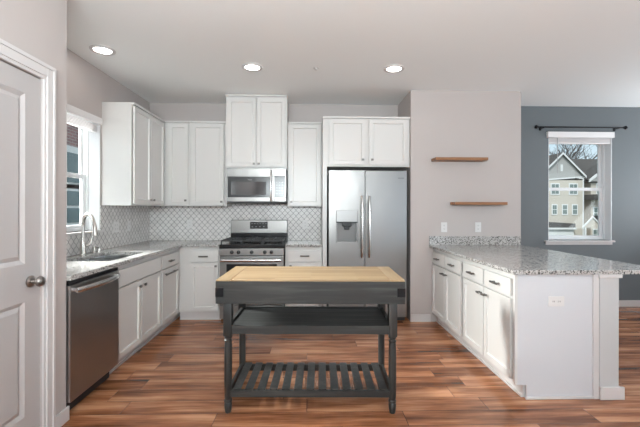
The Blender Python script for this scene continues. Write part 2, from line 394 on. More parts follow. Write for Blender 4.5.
# ------------------------------------------------------------------ windows
def window(name, loc, rz, wd, z0, z1, depth, zm, label_pane=True):
    """local: x across, front (room side) -y; wall face at y=0, sash at y=depth"""
    r = bpy.data.objects.new(name, None); link(r); r.location = loc; r.rotation_euler = (0, 0, rz); tag(r, kind='structure')
    f = .022; d0, d1 = depth - .02, depth + .06
    obj('window_frame', B((0, f, d0, d1, z0, z1), (wd - f, wd, d0, d1, z0, z1), (f, wd - f, d0, d1, z1 - f, z1), (f, wd - f, d0, d1, z0, z0 + f), bev=.003), M_vinyl, r)
    obj('window_jamb', B((-.0, .008, 0, d0, z0, z1), (wd - .008, wd, 0, d0, z0, z1), (.008, wd - .008, 0, d0, z1 - .008, z1)), M_vinyl, r)
    s = .046
    a, b = f, wd - f
    lo = obj('lower_sash', B((a, a + s, depth, depth + .022, z0 + f, zm + .02), (b - s, b, depth, depth + .022, z0 + f, zm + .02), (a + s, b - s, depth, depth + .022, z0 + f, z0 + f + .035), (a + s, b - s, depth, depth + .022, zm - .022, zm + .022), bev=.003), M_vinyl, r)
    obj('pane', B((a + s, b - s, depth + .009, depth + .013, z0 + f + .035, zm - .022)), M_glass, lo)
    up = obj('upper_sash', B((a, a + s * .8, depth + .028, depth + .05, zm - .02, z1 - f), (b - s * .8, b, depth + .028, depth + .05, zm - .02, z1 - f), (a + s * .8, b - s * .8, depth + .028, depth + .05, z1 - f - s, z1 - f), (a + s * .8, b - s * .8, depth + .028, depth + .05, zm - .02, zm + .015), bev=.003), M_vinyl, r)
    obj('pane', B((a + s * .8, b - s * .8, depth + .037, depth + .041, zm + .015, z1 - f - s)), M_glass, up)
    return r
w1 = window('window_1', (XW, WY0, 0), PI / 2, WY1 - WY0, WZ0, WZ1, .13, 1.66)
obj('window_sill', B((-.05, WY1 - WY0 + .055, -.022, .10, WZ0 - .022, WZ0), bev=.004), M_trim, w1)
w2 = window('window_2', (BX0, YB, 0), 0, BX1 - BX0, BZ0, BZ1, .135, 1.625)
obj('window_sill', B((-.06, BX1 - BX0 + .01, -.055, .07, BZ0 - .022, BZ0), (-.045, BX1 - BX0 - .0, -.016, 0, BZ0 - .06, BZ0 - .022), bev=.004), M_trim, w2)

# ------------------------------------------------------------------ tile backsplashes
UZ0, UZ1 = 1.372, 2.438
tb = obj('tile_backsplash', B((XW + .008, .152, YK - .008, YK - .0002, .916, UZ0 + .035)), M_tile)
tag(tb, 'white arabesque tile backsplash with dark grout behind the gas range', 'backsplash')
tl = obj('tile_backsplash', B((XW + .0002, XW + .008, 2.374, WY1 + .05, .916, WZ0 - .024), (XW + .0002, XW + .008, WY1 + .055, YK - .0002, .916, UZ0 - .001), (XW + .0002, XW + .008, WY1 + .001, WY1 + .055, WZ0 + .0, UZ0 - .001), (XW + .0002, XW + .008, WY1 + .05, WY1 + .055, .916, WZ0)), M_tiley)
tag(tl, 'white arabesque tile backsplash running below the kitchen window behind the faucet', 'backsplash')

# ------------------------------------------------------------------ cabinets
def knob_bm(x, z, y=0):
    bm = bmesh.new(); lathe(bm, [(.005, y), (.005, y - .012), (.004, y - .014)], (x, 0, z), 'Y', 10)
    box(bm, x - .014, x + .014, y - .026, y - .013, z - .012, z + .012, bev=.003); return bm
def pull_bm(x, z, half, y=0, r=.009):
    bm = bmesh.new()
    for s in (-1, 1): lathe(bm, [(r * .8, y), (r * .8, y - .028)], (x + s * half * .72, 0, z), 'Y', 8)
    tube(bm, [(x - half, y - .03, z), (x, y - .032, z), (x + half, y - .03, z)], r, 8); return bm
def front(kind, root, x0, x1, z0, z1, hw=None):
    bm = bmesh.new()
    if kind == 'drawer':
        box(bm, x0, x1, 0, .02, z0, z1, bev=.003)
    else:
        panel_front(bm, x0, x1, z0, z1, 0)
    d = obj(kind, bm, M_cab, root)
    if hw:
        t, hx, hz = hw[:3]
        if t == 'knob': obj('knob', knob_bm(hx, hz), M_nickel, d, False)
        else: obj('handle', pull_bm(hx, hz, hw[3] if len(hw) > 3 else .05), M_nickel, d, True)
    return d
def base_cab(label, loc, rz, wd, depth, fronts, toe=.075, bodyx=None, end=None, name='base_cabinet', hole=None, wide_to=None):
    r = thing(name, label, 'cabinet', loc, rz, 'white base cabinets')
    x0, x1 = bodyx or (0, wd)
    bm = bmesh.new()
    if hole:   # open-topped carcass around the sink
        hz = .66
        box(bm, x0, x1, .028, depth, .10, hz); box(bm, x0, x1, .028, .045, hz, .884); box(bm, x0, x1, depth - .02, depth, hz, .884)
        box(bm, x0, x0 + .018, .045, depth - .02, hz, .884); box(bm, x1 - .018, x1, .045, depth - .02, hz, .884)
    else: box(bm, x0, x1, .028, depth, .10, .884)
    obj('cabinet_body', bm, M_cab, r)
    obj('toe_kick', B((x0, x1, toe, toe + .016, 0, .10), (x0, x1, toe - .012, toe, 0, .016), bev=.002), M_trim, r)
    for f in fronts: front(f[0], r, *f[1:5], f[5] if len(f) > 5 else None)
    return r
def wall_cab(label, loc, rz, wd, z0, z1, depth, fronts, lip=True, bodyx=None):
    r = thing('wall_cabinet', label, 'cabinet', loc, rz, 'white wall cabinets')
    x0, x1 = bodyx or (0, wd)
    obj('cabinet_body', B((x0, x1, .028, depth, z0, z1)), M_cab, r)
    if lip: obj('top_trim', B((x0, x1, -.004, .028, z1 - .022, z1), bev=.003), M_cab, r)
    for f in fronts: front(f[0], r, *f[1:5], f[5] if len(f) > 5 else None)
    return r
G = .0015
DB, DT, WB, WT = .120, .690, .705, .840
# left run (faces +X)
LT = .09
base_cab('white sink base cabinet with two doors below the sink, right of the dishwasher', (XF, 2.985, 0), PI / 2, .893, .605,
         [('drawer', .01, .880, WB, WT), ('door', .012, .428, DB, DT, ('knob', .385, .640)), ('door', .440, .878, DB, DT, ('knob', .480, .640))], LT, (G, .893), hole=True)
base_cab('white corner base cabinet with drawer over a pull-out door with long bar handle', (XF, 3.88, 0), PI / 2, .56, .605,
         [('drawer', .018, .50, WB, WT, ('pull', .22, .768, .05)), ('door', .018, .50, DB, DT, ('pull', .215, .640, .165))], LT, (G, YK - 3.88 - .003))
# back run (faces -Y)
YBF = 4.44
base_cab('white base cabinet with one drawer and door between room corner and range', (XF + .003, YBF, 0), 0, .455, YK - YBF - .01,
         [('drawer', .108, .440, WB, WT, ('pull', .27, .772, .055)), ('door', .108, .440, DB, DT, ('knob', .415, .655))], .06, (-.03, .462))
base_cab('white base cabinet with one drawer and door between range and refrigerator', (-.293, YBF, 0), 0, .44, YK - YBF - .01,
         [('drawer', .034, .436, WB, WT, ('pull', .235, .775, .055)), ('door', .034, .436, DB, DT, ('knob', .065, .655))], .06, (0, .443))
# peninsula (faces -X); local x runs toward the camera
XP = 1.448
for (yA, wdt, lab, hole_) in ((YS - .003, .878, 'white two-door peninsula cabinet at the far end beside the shelf wall', 0), (3.478, .886, 'white two-door peninsula cabinet nearest the camera at the outer end', 0)):
    m_ = wdt / 2
    base_cab(lab, (XP, yA, 0), -PI / 2, wdt, .575,
             [('drawer', .03, m_ - .012, WB + .01, WT, ('pull', m_ / 2 + .01, .775, .048)), ('drawer', m_ + .012, wdt - .035, WB + .01, WT, ('pull', m_ * 1.5, .775, .048)),
              ('door', .03, m_ - .006, DB, DT + .005, ('pull', m_ - .045, .640, .020)), ('door', m_ + .006, wdt - .035, DB, DT + .005, ('pull', m_ + .045, .640, .020))], .075, (0, wdt - .002))
YE = 2.567
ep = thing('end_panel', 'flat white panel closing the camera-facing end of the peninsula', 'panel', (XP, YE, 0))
obj('panel_board', B((0.012, .575, 0, .018, .10, .884), (.085, .575, 0, .018, 0, .10)), painted('end_panel_cool_lit_paint', (.60, .61, .635), .4, 25, .02), ep)  # bluer than the cabinets: cool light on this end put into its colour
obj('edge_stile', B((0, .020, -.004, .022, .10, .884), bev=.002), M_cab, ep)
obj('bead_moulding', B((.560, .600, -.016, 0, 0, .883), bev=.004), M_trim, ep)
obj('shoe_moulding', B((.078, .596, -.013, 0, 0, .018), bev=.004), M_trim, ep)
obj('corner_bead', B((.082, .090, -.004, .002, .02, .10)), M_trim, ep)
# pony wall behind the peninsula cabinets
struct('wall_pony', B((2.052, 2.190, 2.553, YS, 0, .884)), painted('pony_wall_paint', (.50, .50, .50), .6))
struct('trim_2', B((2.040, 2.205, 2.538, YS, .858, .8835), bev=.003), M_trim)

# wall cabinets
XU = XW + .33
wall_cab('white two-door wall cabinet on the left wall next to the window', (XU, 3.863, 0), PI / 2, .80, UZ0, UZ1, .328,
         [('door', .018, .412, UZ0 + .02, UZ1 - .035, ('knob', .375, UZ0 + .065)), ('door', .420, .795, UZ0 + .02, UZ1 - .035, ('knob', .458, UZ0 + .065))], True, (0, YK - 3.863 - .002))
YU = 4.665
wall_cab('narrow white corner wall cabinet, leftmost on the back wall', (XU + .002, YU, 0), 0, .31, UZ0, UZ1, .328,
         [('door', .040, .285, UZ0 + .015, UZ1 - .035, ('knob', .262, UZ0 + .07))], True, (-.029, .312))
wall_cab('white single-door wall cabinet just left of the microwave', (-1.499, YU, 0), 0, .44, UZ0, UZ1, .328,
         [('door', .018, .418, UZ0 + .015, UZ1 - .035, ('knob', .393, UZ0 + .055))], True, (.0, .452))
YM = 4.575
wall_cab('tallest white two-door wall cabinet, above the microwave, reaching the ceiling', (-1.040, YM, 0), 0, .756, 1.838, CZ - .004, YK - YM - .002,
         [('door', .022, .374, 1.858, CZ - .05, ('knob', .352, 1.895)), ('door', .386, .734, 1.858, CZ - .05, ('knob', .410, 1.895))], True)
wall_cab('white single-door wall cabinet between microwave and refrigerator', (-.281, YU, 0), 0, .43, UZ0, UZ1, .328,
         [('door', .022, .412, UZ0 + .015, UZ1 - .035, ('knob', .050, UZ0 + .055))], True, (0, .432))
YFC = 4.365
fc = wall_cab('wide white two-door cabinet directly above the refrigerator', (.155, YFC, 0), 0, 1.04, 1.845, UZ1, YK - YFC - .002,
         [('door', .075, .505, 1.865, UZ1 - .035, ('knob', .475, 1.925)), ('door', .550, 1.005, 1.865, UZ1 - .035, ('knob', .585, 1.925))], True)
obj('side_panel', B((0, .05, .028, YK - YFC - .002, 0, 1.845), bev=0), M_cab, fc)

# ------------------------------------------------------------------ countertops
CT0, CT1 = .884, .914
SKX0, SKX1, SKY0, SKY1 = -2.00, -1.612, 3.03, 3.66
xs = [XW + .001, SKX0, SKX1, XF + .025, -1.072]; ys = [2.376, SKY0, SKY1, YBF - .025, YK - .001]
ct = obj('granite_countertop', grid_prism(xs, ys, lambda i, j: (i < 3 and not (i == 1 and j == 1)) or j == 3, CT0, CT1), M_granite)
tag(ct, 'L-shaped speckled grey granite countertop with sink, along the window wall', 'countertop')
ct = obj('granite_countertop', B((-.2905, .152, YBF - .025, YK - .001, CT0, CT1), bev=.002), M_granite)
tag(ct, 'short piece of grey granite countertop between range and refrigerator', 'countertop')
ct = obj('granite_countertop', B((XP - .026, 2.535, 2.538, YS - .001, CT0, CT1), bev=.003), M_granite)
tag(ct, 'wide speckled grey granite countertop on the peninsula', 'countertop')
obj('granite_upstand', B((XP - .026, SX1 - .01, YS - .022, YS - .0012, CT1, CT1 + .104), bev=.002), M_granite, ct)

# sink
sk = thing('kitchen_sink', 'undermount stainless steel sink below the window faucet', 'sink', ((SKX0 + SKX1) / 2, (SKY0 + SKY1) / 2, 0))
hx, hy = (SKX1 - SKX0) / 2, (SKY1 - SKY0) / 2
def bowl(y0, y1):
    bm = bmesh.new(); t = .003; zb, zt_ = .69, .883; x0, x1 = -hx - .006, hx + .006
    loops = []
    for (a, b, c, d, z) in ((x0 - .012, x1 + .012, y0 - .0, y1 + .0, zt_), (x0 + .006, x1 - .006, y0 + .014, y1 - .014, zt_), (x0 + .014, x1 - .014, y0 + .022, y1 - .022, zb + .02), (x0 + .03, x1 - .03, y0 + .04, y1 - .04, zb)):
        loops.append([bm.verts.new(p) for p in ((a, c, z), (b, c, z), (b, d, z), (a, d, z))])
    for p, q in zip(loops, loops[1:]):
        for i in range(4): bm.faces.new((p[i], p[(i + 1) % 4], q[(i + 1) % 4], q[i]))
    bm.faces.new(loops[-1])
    bmesh.ops.solidify(bm, geom=bm.faces[:], thickness=-t)
    return bm
obj('sink_bowl', bowl(-hy - .015, .07), M_sink, sk); obj('sink_bowl', bowl(.072, hy + .015), M_sink, sk)
for yy in (-.12, .20):
    bm = bmesh.new(); lathe(bm, [(.04, .6975), (.042, .6995), (.03, .7005), (.012, .6985)], (0, yy, 0), 'Z', 20); obj('drain', bm, M_nickel, sk, True)
# faucet
fx, fy = -2.06, 3.41
fa = thing('kitchen_faucet', 'tall brushed nickel gooseneck faucet behind the sink', 'faucet', (fx, fy, CT1))
bm = bmesh.new(); lathe(bm, [(.001, .0005), (.030, .0005), (.030, .006), (.024, .012), (.025, .06), (.023, .10), (.016, .14), (.013, .16), (.012, .17)], (0, 0, 0), 'Z', 20)
obj('faucet_body', bm, M_brass, fa, True)
dx, dy = .19, -.14; dl = math.hypot(dx, dy); ux, uy = dx / dl, dy / dl; R_ = dl / 2 * .92
pts = [(0, 0, .16), (0, 0, .22), (0, 0, .27)]
for k in range(0, 13):
    a = PI - PI * k / 12 * .93; c = R_; pts.append((ux * (c + R_ * math.cos(a)), uy * (c + R_ * math.cos(a)), .27 + R_ * .95 * math.sin(a)))
bm = bmesh.new(); tube(bm, pts, .0145, 12); obj('gooseneck', bm, M_brass, fa, True)
e = Vector(pts[-1]); bm = bmesh.new()
tube(bm, [e + Vector((0, 0, .002)), e + Vector((ux * .008, uy * .008, -.03)), e + Vector((ux * .014, uy * .014, -.075)), e + Vector((ux * .018, uy * .018, -.105))], [.016, .019, .024, .026], 14)
obj('spray_head', bm, M_brass, fa, True)
bm = bmesh.new(); tube(bm, [(.015, .02, .085), (.035, .05, .095), (.045, .062, .14), (.048, .066, .185)], [.011, .010, .007, .006], 10); obj('lever', bm, M_brass, fa, True)
sd = thing('soap_dispenser', 'short brushed nickel soap dispenser beside the faucet', 'soap dispenser', (-2.06, 3.585, CT1))
bm = bmesh.new(); lathe(bm, [(.020, .0005), (.020, .008), (.014, .012), (.014, .05), (.016, .052), (.016, .062), (.010, .066)], (0, 0, 0), 'Z', 16); obj('dispenser_body', bm, M_brass, sd, True)
bm = bmesh.new(); tube(bm, [(0, 0, .058), (.03, -.008, .060), (.06, -.016, .054)], .006, 8); obj('spout', bm, M_brass, sd, True)
sg = thing('air_gap_cap', 'small brushed nickel air gap cap right of the soap dispenser', 'sink cap', (-2.06, 3.67, CT1))
bm = bmesh.new(); lathe(bm, [(.019, .0005), (.019, .006), (.015, .010), (.015, .048), (.011, .054), (.001, .055)], (0, 0, 0), 'Z', 16); obj('cap', bm, M_brass, sg, True)

# ------------------------------------------------------------------ dishwasher (faces +X)
dwr = thing('dishwasher', 'stainless steel dishwasher under the granite counter at left', 'dishwasher', (XF, 2.377, 0), PI / 2)
obj('tub', B((.006, .600, .03, .58, .10, .874)), M_dark, dwr)
obj('control_strip', B((.004, .602, -.012, .03, .850, .874), bev=.003), M_black, dwr)
obj('door_panel', B((.004, .602, -.020, .03, .105, .848), bev=.006), M_dwsteel, dwr)
obj('toe_panel', B((.004, .602, .055, .07, .0, .10)), M_dark, dwr)
bm = bmesh.new()
prev = None; rings = []
for k in range(17):
    t_ = k / 16; x = .035 + .53 * t_; bow = .022 + .030 * math.sin(PI * t_) ** .6
    y_ = -.020 - bow; hh = .017
    rings.append([bm.verts.new((x, y_ + a, .815 + b)) for a, b in ((0, -hh), (-.006, -hh * .6), (-.008, 0), (-.006, hh * .6), (0, hh), (.008, hh * .7), (.008, -hh * .7))])
for a, b in zip(rings, rings[1:]):
    for i in range(7): bm.faces.new((a[i], a[(i + 1) % 7], b[(i + 1) % 7], b[i]))
bm.faces.new(rings[0]); bm.faces.new(rings[-1][::-1])
for x in (.045, .555): box(bm, x - .012, x + .012, -.040, -.019, .803, .827, bev=.003)
obj('handle', bm, M_handle, dwr, True)

# ------------------------------------------------------------------ range
rx, ry = -1.068, 4.395
rg = thing('gas_range', 'stainless steel gas range with black cooktop under the microwave', 'range', (rx, ry, 0))
RW_ = .764
obj('range_body', B((.002, RW_ - .002, .03, .60, .03, .895)), M_dark, rg)
obj('range_foot', B((.03, .06, .06, .09, 0, .03)), M_dark, rg); obj('range_foot', B((RW_ - .06, RW_ - .03, .06, .09, 0, .03)), M_dark, rg)
obj('storage_drawer', B((.004, RW_ - .004, .0, .03, .035, .190), bev=.004), M_steel, rg)
od = obj('oven_door', B((.004, RW_ - .004, -.005, .03, .20, .775), bev=.005), M_steel, rg)
obj('oven_window', B((.085, RW_ - .085, -.008, -.004, .35, .685), bev=.001), M_black, od)
bm = bmesh.new(); tube(bm, [(.03, -.050, .735), (RW_ / 2, -.052, .735), (RW_ - .03, -.050, .735)], .020, 14)
for x in (.05, RW_ - .05): box(bm, x - .012, x + .012, -.045, -.004, .724, .746)
obj('oven_handle', bm, M_handle, od, True)
cp = obj('control_panel', B((.0, RW_, -.010, .06, .785, .868), bev=.005), M_steel, rg)
for x in (.150, .228, .384, .538, .616):
    bm = bmesh.new(); lathe(bm, [(.022, -.010), (.022, -.016), (.019, -.020), (.017, -.042), (.012, -.045)], (x, 0, .826), 'Y', 18)
    box(bm, x - .003, x + .003, -.048, -.03, .812, .840)
    obj('knob', bm, M_black, cp, True)
obj('cooktop', B((.0, RW_, -.012, .52, .869, .918), bev=.006), M_black, rg)
for gx in (.02, .268, .516):
    bm = bmesh.new(); w_ = .23; y0_, y1_ = .03, .50; zt_ = .965; b_ = .007
    for x in (gx, gx + w_): box(bm, x - b_, x + b_, y0_, y1_, zt_ - .016, zt_)
    for y in (y0_, (y0_ + y1_) / 2, y1_): box(bm, gx, gx + w_, y - b_, y + b_, zt_ - .016, zt_)
    for cy_ in (.145, .385):
        box(bm, gx + .03, gx + w_ - .03, cy_ - b_ * .8, cy_ + b_ * .8, zt_ - .012, zt_ + .006); box(bm, gx + w_ / 2 - b_ * .8, gx + w_ / 2 + b_ * .8, cy_ - .09, cy_ + .09, zt_ - .012, zt_ + .006)
    for x in (gx, gx + w_):
        for y in (y0_, y1_): box(bm, x - b_, x + b_, y - b_, y + b_, .916, zt_ - .012)
    obj('burner_grate', bm, M_iron, rg)
for (bx, by, br_) in ((.135, .145, .045), (.135, .385, .04), (.383, .265, .05), (.631, .145, .045), (.631, .385, .035)):
    bm = bmesh.new(); lathe(bm, [(br_, .917), (br_, .926), (br_ * .8, .932), (br_ * .75, .940), (.01, .942)], (bx, by, 0), 'Z', 20); obj('burner', bm, M_iron, rg, True)
bgx0, bgx1 = .022, .775
bgd = obj('backguard', B((bgx0, bgx1 + .0, .520, .590, 1.012, 1.192), bev=.010), M_steel, rg)
obj('backguard_base', B((bgx0, bgx1, .535, .590, .900, 1.012)), M_black, rg)

bm = B((.278, .511, .514, .522, 1.075, 1.168)); nb_ = len(bm.faces)
for i in range(6): box(bm, rx * 0 + .295 + i * .036, .317 + i * .036, .5125, .5145, 1.140, 1.147)
for i in range(4): box(bm, .300 + i * .05, .318 + i * .05, .5125, .5145, 1.098, 1.106)
marked('display_panel', bm, nb_, bgd)

# ------------------------------------------------------------------ microwave
mw = thing('microwave', 'stainless steel over-the-range microwave mounted below the tall cabinet', 'microwave', (-1.018, 4.545, 0))
W_ = .728
obj('microwave_body', B((0, W_, .02, YK - 4.545 - .010, 1.412, 1.836), bev=.003), M_dark, mw)
obj('top_vent', B((0, W_, -.004, .02, 1.742, 1.835), bev=.003), M_steel, mw)
bm = bmesh.new(); dx1 = .585
box(bm, 0, dx1, -.010, .02, 1.430, 1.480, bev=.002); box(bm, 0, .016, -.010, .02, 1.480, 1.741); box(bm, dx1 - .03, dx1, -.010, .02, 1.480, 1.741)
box(bm, 0, dx1, -.010, .02, 1.733, 1.741)
md = obj('microwave_door', bm, M_steel, mw)
obj('door_glass', B((.016, dx1 - .055, -.008, .018, 1.481, 1.733)), M_black, md)
obj('door_window', B((.060, dx1 - .100, -.010, -.006, 1.510, 1.672)), M_screen, md)
bm = bmesh.new(); tube(bm, [(.545, -.035, 1.435), (.545, -.048, 1.50), (.545, -.052, 1.62), (.545, -.048, 1.75), (.545, -.035, 1.81)], .013, 12)
box(bm, .536, .554, -.036, -.005, 1.440, 1.470); box(bm, .536, .554, -.036, -.003, 1.775, 1.805)
obj('handle', bm, M_handle, md, True)
bm = bmesh.new()
for i in range(5): box(bm, .262 + i * .010, .269 + i * .010, -.0095, -.0075, 1.690, 1.697)
obj('badge', bm, M_lmark, md)
obj('control_frame', B((dx1 + .002, W_, -.010, .02, 1.430, 1.482), (W_ - .016, W_, -.010, .02, 1.482, 1.741), bev=.002), M_steel, mw)
bm = B((dx1 + .002, W_ - .016, -.008, .02, 1.483, 1.741)); nb_ = len(bm.faces)
for i in range(3):
    for j in range(5): box(bm, dx1 + .022 + i * .034, dx1 + .036 + i * .034, -.0095, -.0078, 1.525 + j * .034, 1.532 + j * .034)
marked('keypad', bm, nb_, mw)
obj('vent_grille', B((.01, W_ - .01, .0, .02, 1.413, 1.429)), M_dark, mw)

# ------------------------------------------------------------------ refrigerator
fx0, fy0 = .226, 4.335
rf = thing('refrigerator', 'stainless steel side-by-side refrigerator with ice and water dispenser', 'refrigerator', (fx0, fy0, 0))
FW = .925
obj('fridge_body', B((.008, FW - .008, .065, .64, .03, 1.785)), mat('fridge_side_grey', (.035, .035, .037), .5), rf)
obj('base_grille', B((.01, FW - .01, .045, .066, .012, .075)), M_dark, rf)
sx = .422
Zb, Zt = .060, 1.795
# left door with the dispenser opening
dX0, dX1, dZ0, dZ1 = .088, .338, .945, 1.322
bm = grid_prism([0, dX0, dX1, sx], [Zb, dZ0, 1.205, Zt], lambda i, j: not (i == 1 and j == 1), 0, .06)
bmesh.ops.transform(bm, matrix=Matrix(((1, 0, 0, 0), (0, 0, 1, 0), (0, 1, 0, 0), (0, 0, 0, 1))), verts=bm.verts)
ld = obj('freezer_door', bm, M_steel, rf)
ds = obj('dispenser', B((dX0, dX1, -.006, .0, 1.185, dZ1), (dX0, dX0 + .012, -.006, .004, dZ0, 1.185), (dX1 - .012, dX1, -.006, .004, dZ0, 1.185), (dX0, dX1, -.008, .004, dZ0 - .004, dZ0 + .012), bev=.002), mat('dispenser_trim', (.27, .265, .26), .35, .8), ld)
obj('dispenser_outline', B((dX0 - .004, dX0, -.003, .002, dZ0, dZ1), (dX1, dX1 + .004, -.003, .002, dZ0, dZ1), (dX0, dX1, -.0075, -.005, 1.178, 1.190)), M_dark, ld)
obj('dispenser_recess', B((dX0 + .002, dX1 - .002, .050, .058, dZ0, 1.204), (dX0 + .001, dX0 + .012, .001, .05, dZ0, 1.204), (dX1 - .012, dX1 - .001, .001, .05, dZ0, 1.204)), mat('dispenser_back', (.20, .20, .20), .5), ld)
obj('dispenser_nozzle', B((dX0 + .07, dX1 - .07, .004, .05, 1.135, 1.184), (dX0 + .095, dX1 - .095, .010, .045, 1.095, 1.135), bev=.004), M_dark, ld)
obj('drip_tray', B((dX0 + .013, dX1 - .013, -.002, .05, dZ0 + .001, dZ0 + .012)), M_dark, ld)
rd = obj('fridge_door', B((sx + .008, FW, 0, .06, Zb, Zt), bev=.006), M_steel, rf)
def fhandle(x, par):
    bm = bmesh.new(); tube(bm, [(x, -.030, .775), (x, -.052, .83), (x, -.062, 1.0), (x, -.064, 1.13), (x, -.062, 1.27), (x, -.052, 1.43), (x, -.030, 1.49)], [.014, .015, .016, .016, .016, .015, .014], 14)
    for z in (.80, 1.465): box(bm, x - .012, x + .012, -.040, -.0005, z - .016, z + .016, bev=.003)
    obj('handle', bm, M_handle, par, True)
bm = bmesh.new()
for i in range(5): box(bm, FW - .105 + i * .014, FW - .095 + i * .014, -.0015, .001, 1.700, 1.711)
obj('badge', bm, M_mark, rd)
fhandle(sx - .036, ld); fhandle(sx + .050, rd)

# ------------------------------------------------------------------ kitchen cart
CX = .014
ck = thing('kitchen_cart', 'charcoal wooden kitchen cart with butcher block top in the middle of the floor', 'kitchen cart', (CX, 2.70, 0), -.030)
hw, fy_, by_ = .617, -.300, .272     # half width; front/back edges in local y
# apron frame
obj('apron', B((-hw, hw, fy_, fy_ + .028, .722, .868), (-hw, hw, by_ - .028, by_, .722, .868), (-hw, -hw + .028, fy_ + .028, by_ - .028, .722, .868), (hw - .028, hw, fy_ + .028, by_ - .028, .722, .868), bev=.002), M_grey, ck)
bm = bmesh.new(); xe = hw - .10
box(bm, -xe, xe, fy_ + .002, by_ - .002, .8685, .878, bev=.0015)
obj('butcher_block_top', bm, M_butch, ck)
for s in (-1, 1):
    a, b = sorted((s * (xe + .004), s * (hw - .002)))
    obj('breadboard_end', B((a, b, fy_ + .002, by_ - .002, .8685, .878), bev=.0015), M_end, ck)
    gx_ = s * (xe + .002)
    obj('groove', B((gx_ - .002, gx_ + .002, fy_ + .06, by_ - .03, .8684, .8765)), M_walnut, ck)
    a, b = sorted((s * (hw - .052), s * (hw + .0015)))
    obj('corner_plate', B((a, b, fy_ - .003, fy_ + .03, .768, .826), bev=.0015), M_rod, ck)
legx, lw = .541, .027
def leg(x, y):
    bm = bmesh.new()
    box(bm, x - lw, x + lw, y - lw, y + lw, .508, .722, bev=.002)
    lathe(bm, [(.018, .508), (.026, .503), (.026, .494), (.019, .489), (.019, .483), (.0255, .478), (.0255, .470), (.021, .464), (.0235, .45), (.025, .35), (.025, .20), (.0235, .105), (.020, .090), (.0265, .084), (.0265, .074), (.020, .068), (.025, .060), (.0235, .03), (.018, .0)], (x, y, 0), 'Z', 20)
    return bm
for sx_ in (-1, 1):
    for y in (fy_ + .032, fy_ + .475): obj('leg', leg(sx_ * legx, y), M_greyv, ck, True)
yl0, yl1 = fy_ + .032, fy_ + .475
obj('middle_shelf', B((-legx + lw, legx - lw, yl0 - .020, yl0, .522, .577), (-legx + lw, legx - lw, yl1, yl1 + .018, .522, .577), (-legx - .010, -legx + .010, yl0 + lw, yl1 - lw, .522, .577), (legx - .010, legx + .010, yl0 + lw, yl1 - lw, .522, .577),
                      (-legx + .010, legx - .010, yl0, yl1 - .01, .548, .568), bev=.001), M_grey, ck)
lr = obj('lower_rail_frame', B((-legx + .018, legx - .018, yl0 - .014, yl0 + .010, .105, .148), (-legx + .018, legx - .018, yl1 - .052, yl1 - .030, .101, .148), (-legx - .010, -legx + .012, yl0 + .018, yl1 - .018, .101, .146), (legx - .012, legx + .010, yl0 + .018, yl1 - .018, .101, .146), bev=.002), M_grey, ck)
for i in range(13):
    x = -.483 + i * .0805
    obj('slat', B((x - .026, x + .026, yl0 - .006, yl1 - .032, .1485, .158), bev=.0015), M_greyv, ck)

# ------------------------------------------------------------------ wall shelves
for (x0, x1, z1, lab) in ((1.447, 2.056, 1.938, 'upper floating walnut shelf on the pale wall'), (1.675, 2.282, 1.424, 'lower floating walnut shelf, above the wall outlets')):
    s = thing('floating_shelf', lab, 'shelf', (x0, YS - .165, z1), 0, 'floating wooden shelves')
    obj('shelf_board', B((0, x1 - x0, 0, .1645, -.033, 0), bev=.002), M_walnut, s)

# ------------------------------------------------------------------ outlets
def outlet(label, loc, rz, wide=False, horiz=False, double=False, tint=None):
    r = thing('wall_outlet', label, 'outlet', loc, rz, None)
    hw_, hh_ = (.058, .036) if horiz else (.058 if double else .036, .058)
    obj('cover_plate', B((-hw_, hw_, -.006, -.0003, -hh_, hh_), bev=.0025), tint or M_plate, r)
    for k in ((-.023, .023) if double else (0,)):
        if horiz:
            for s in (-1, 1): obj('socket', B((s * .021 - .013, s * .021 + .013, -.0085, -.0055, -.013, .013), bev=.002), M_plate, r); obj('slot', B((s * .021 - .007, s * .021 - .003, -.0092, -.0083, -.005, .006), (s * .021 + .003, s * .021 + .007, -.0092, -.0083, -.005, .006)), M_socket, r)
        else:
            for s in (-1, 1):
                obj('socket', B((k - .013, k + .013, -.0085, -.0055, s * .021 - .013, s * .021 + .013), bev=.002), M_plate, r)
                obj('slot', B((k - .007, k - .004, -.0092, -.0083, s * .021 - .003, s * .021 + .007), (k + .004, k + .007, -.0092, -.0083, s * .021 - .003, s * .021 + .007), (k - .002, k + .002, -.0092, -.0083, s * .021 - .010, s * .021 - .006)), M_socket, r)
    return r
outlet('white outlet on pale wall below the shelves, left one above the granite upstand', (1.602, YS, 1.125), 0)
outlet('white outlet on pale wall below the shelves, right one above the granite upstand', (2.012, YS, 1.125), 0)
outlet('white horizontal outlet on the white end panel of the peninsula', (1.745, YE, .690), 0, horiz=True)
outlet('wide white double switch plate on tiled left wall, nearer the window', (XW + .008, 4.13, 1.135), PI / 2, double=True)
outlet('white outlet on tiled left wall, farther from the window', (XW + .008, 4.42, 1.135), PI / 2)
outlet('white outlet on tiled back wall near the left corner', (-1.606, YK - .008, 1.135), 0)
outlet('white outlet on tiled back wall between range and refrigerator', (-.062, YK - .008, 1.13), 0)

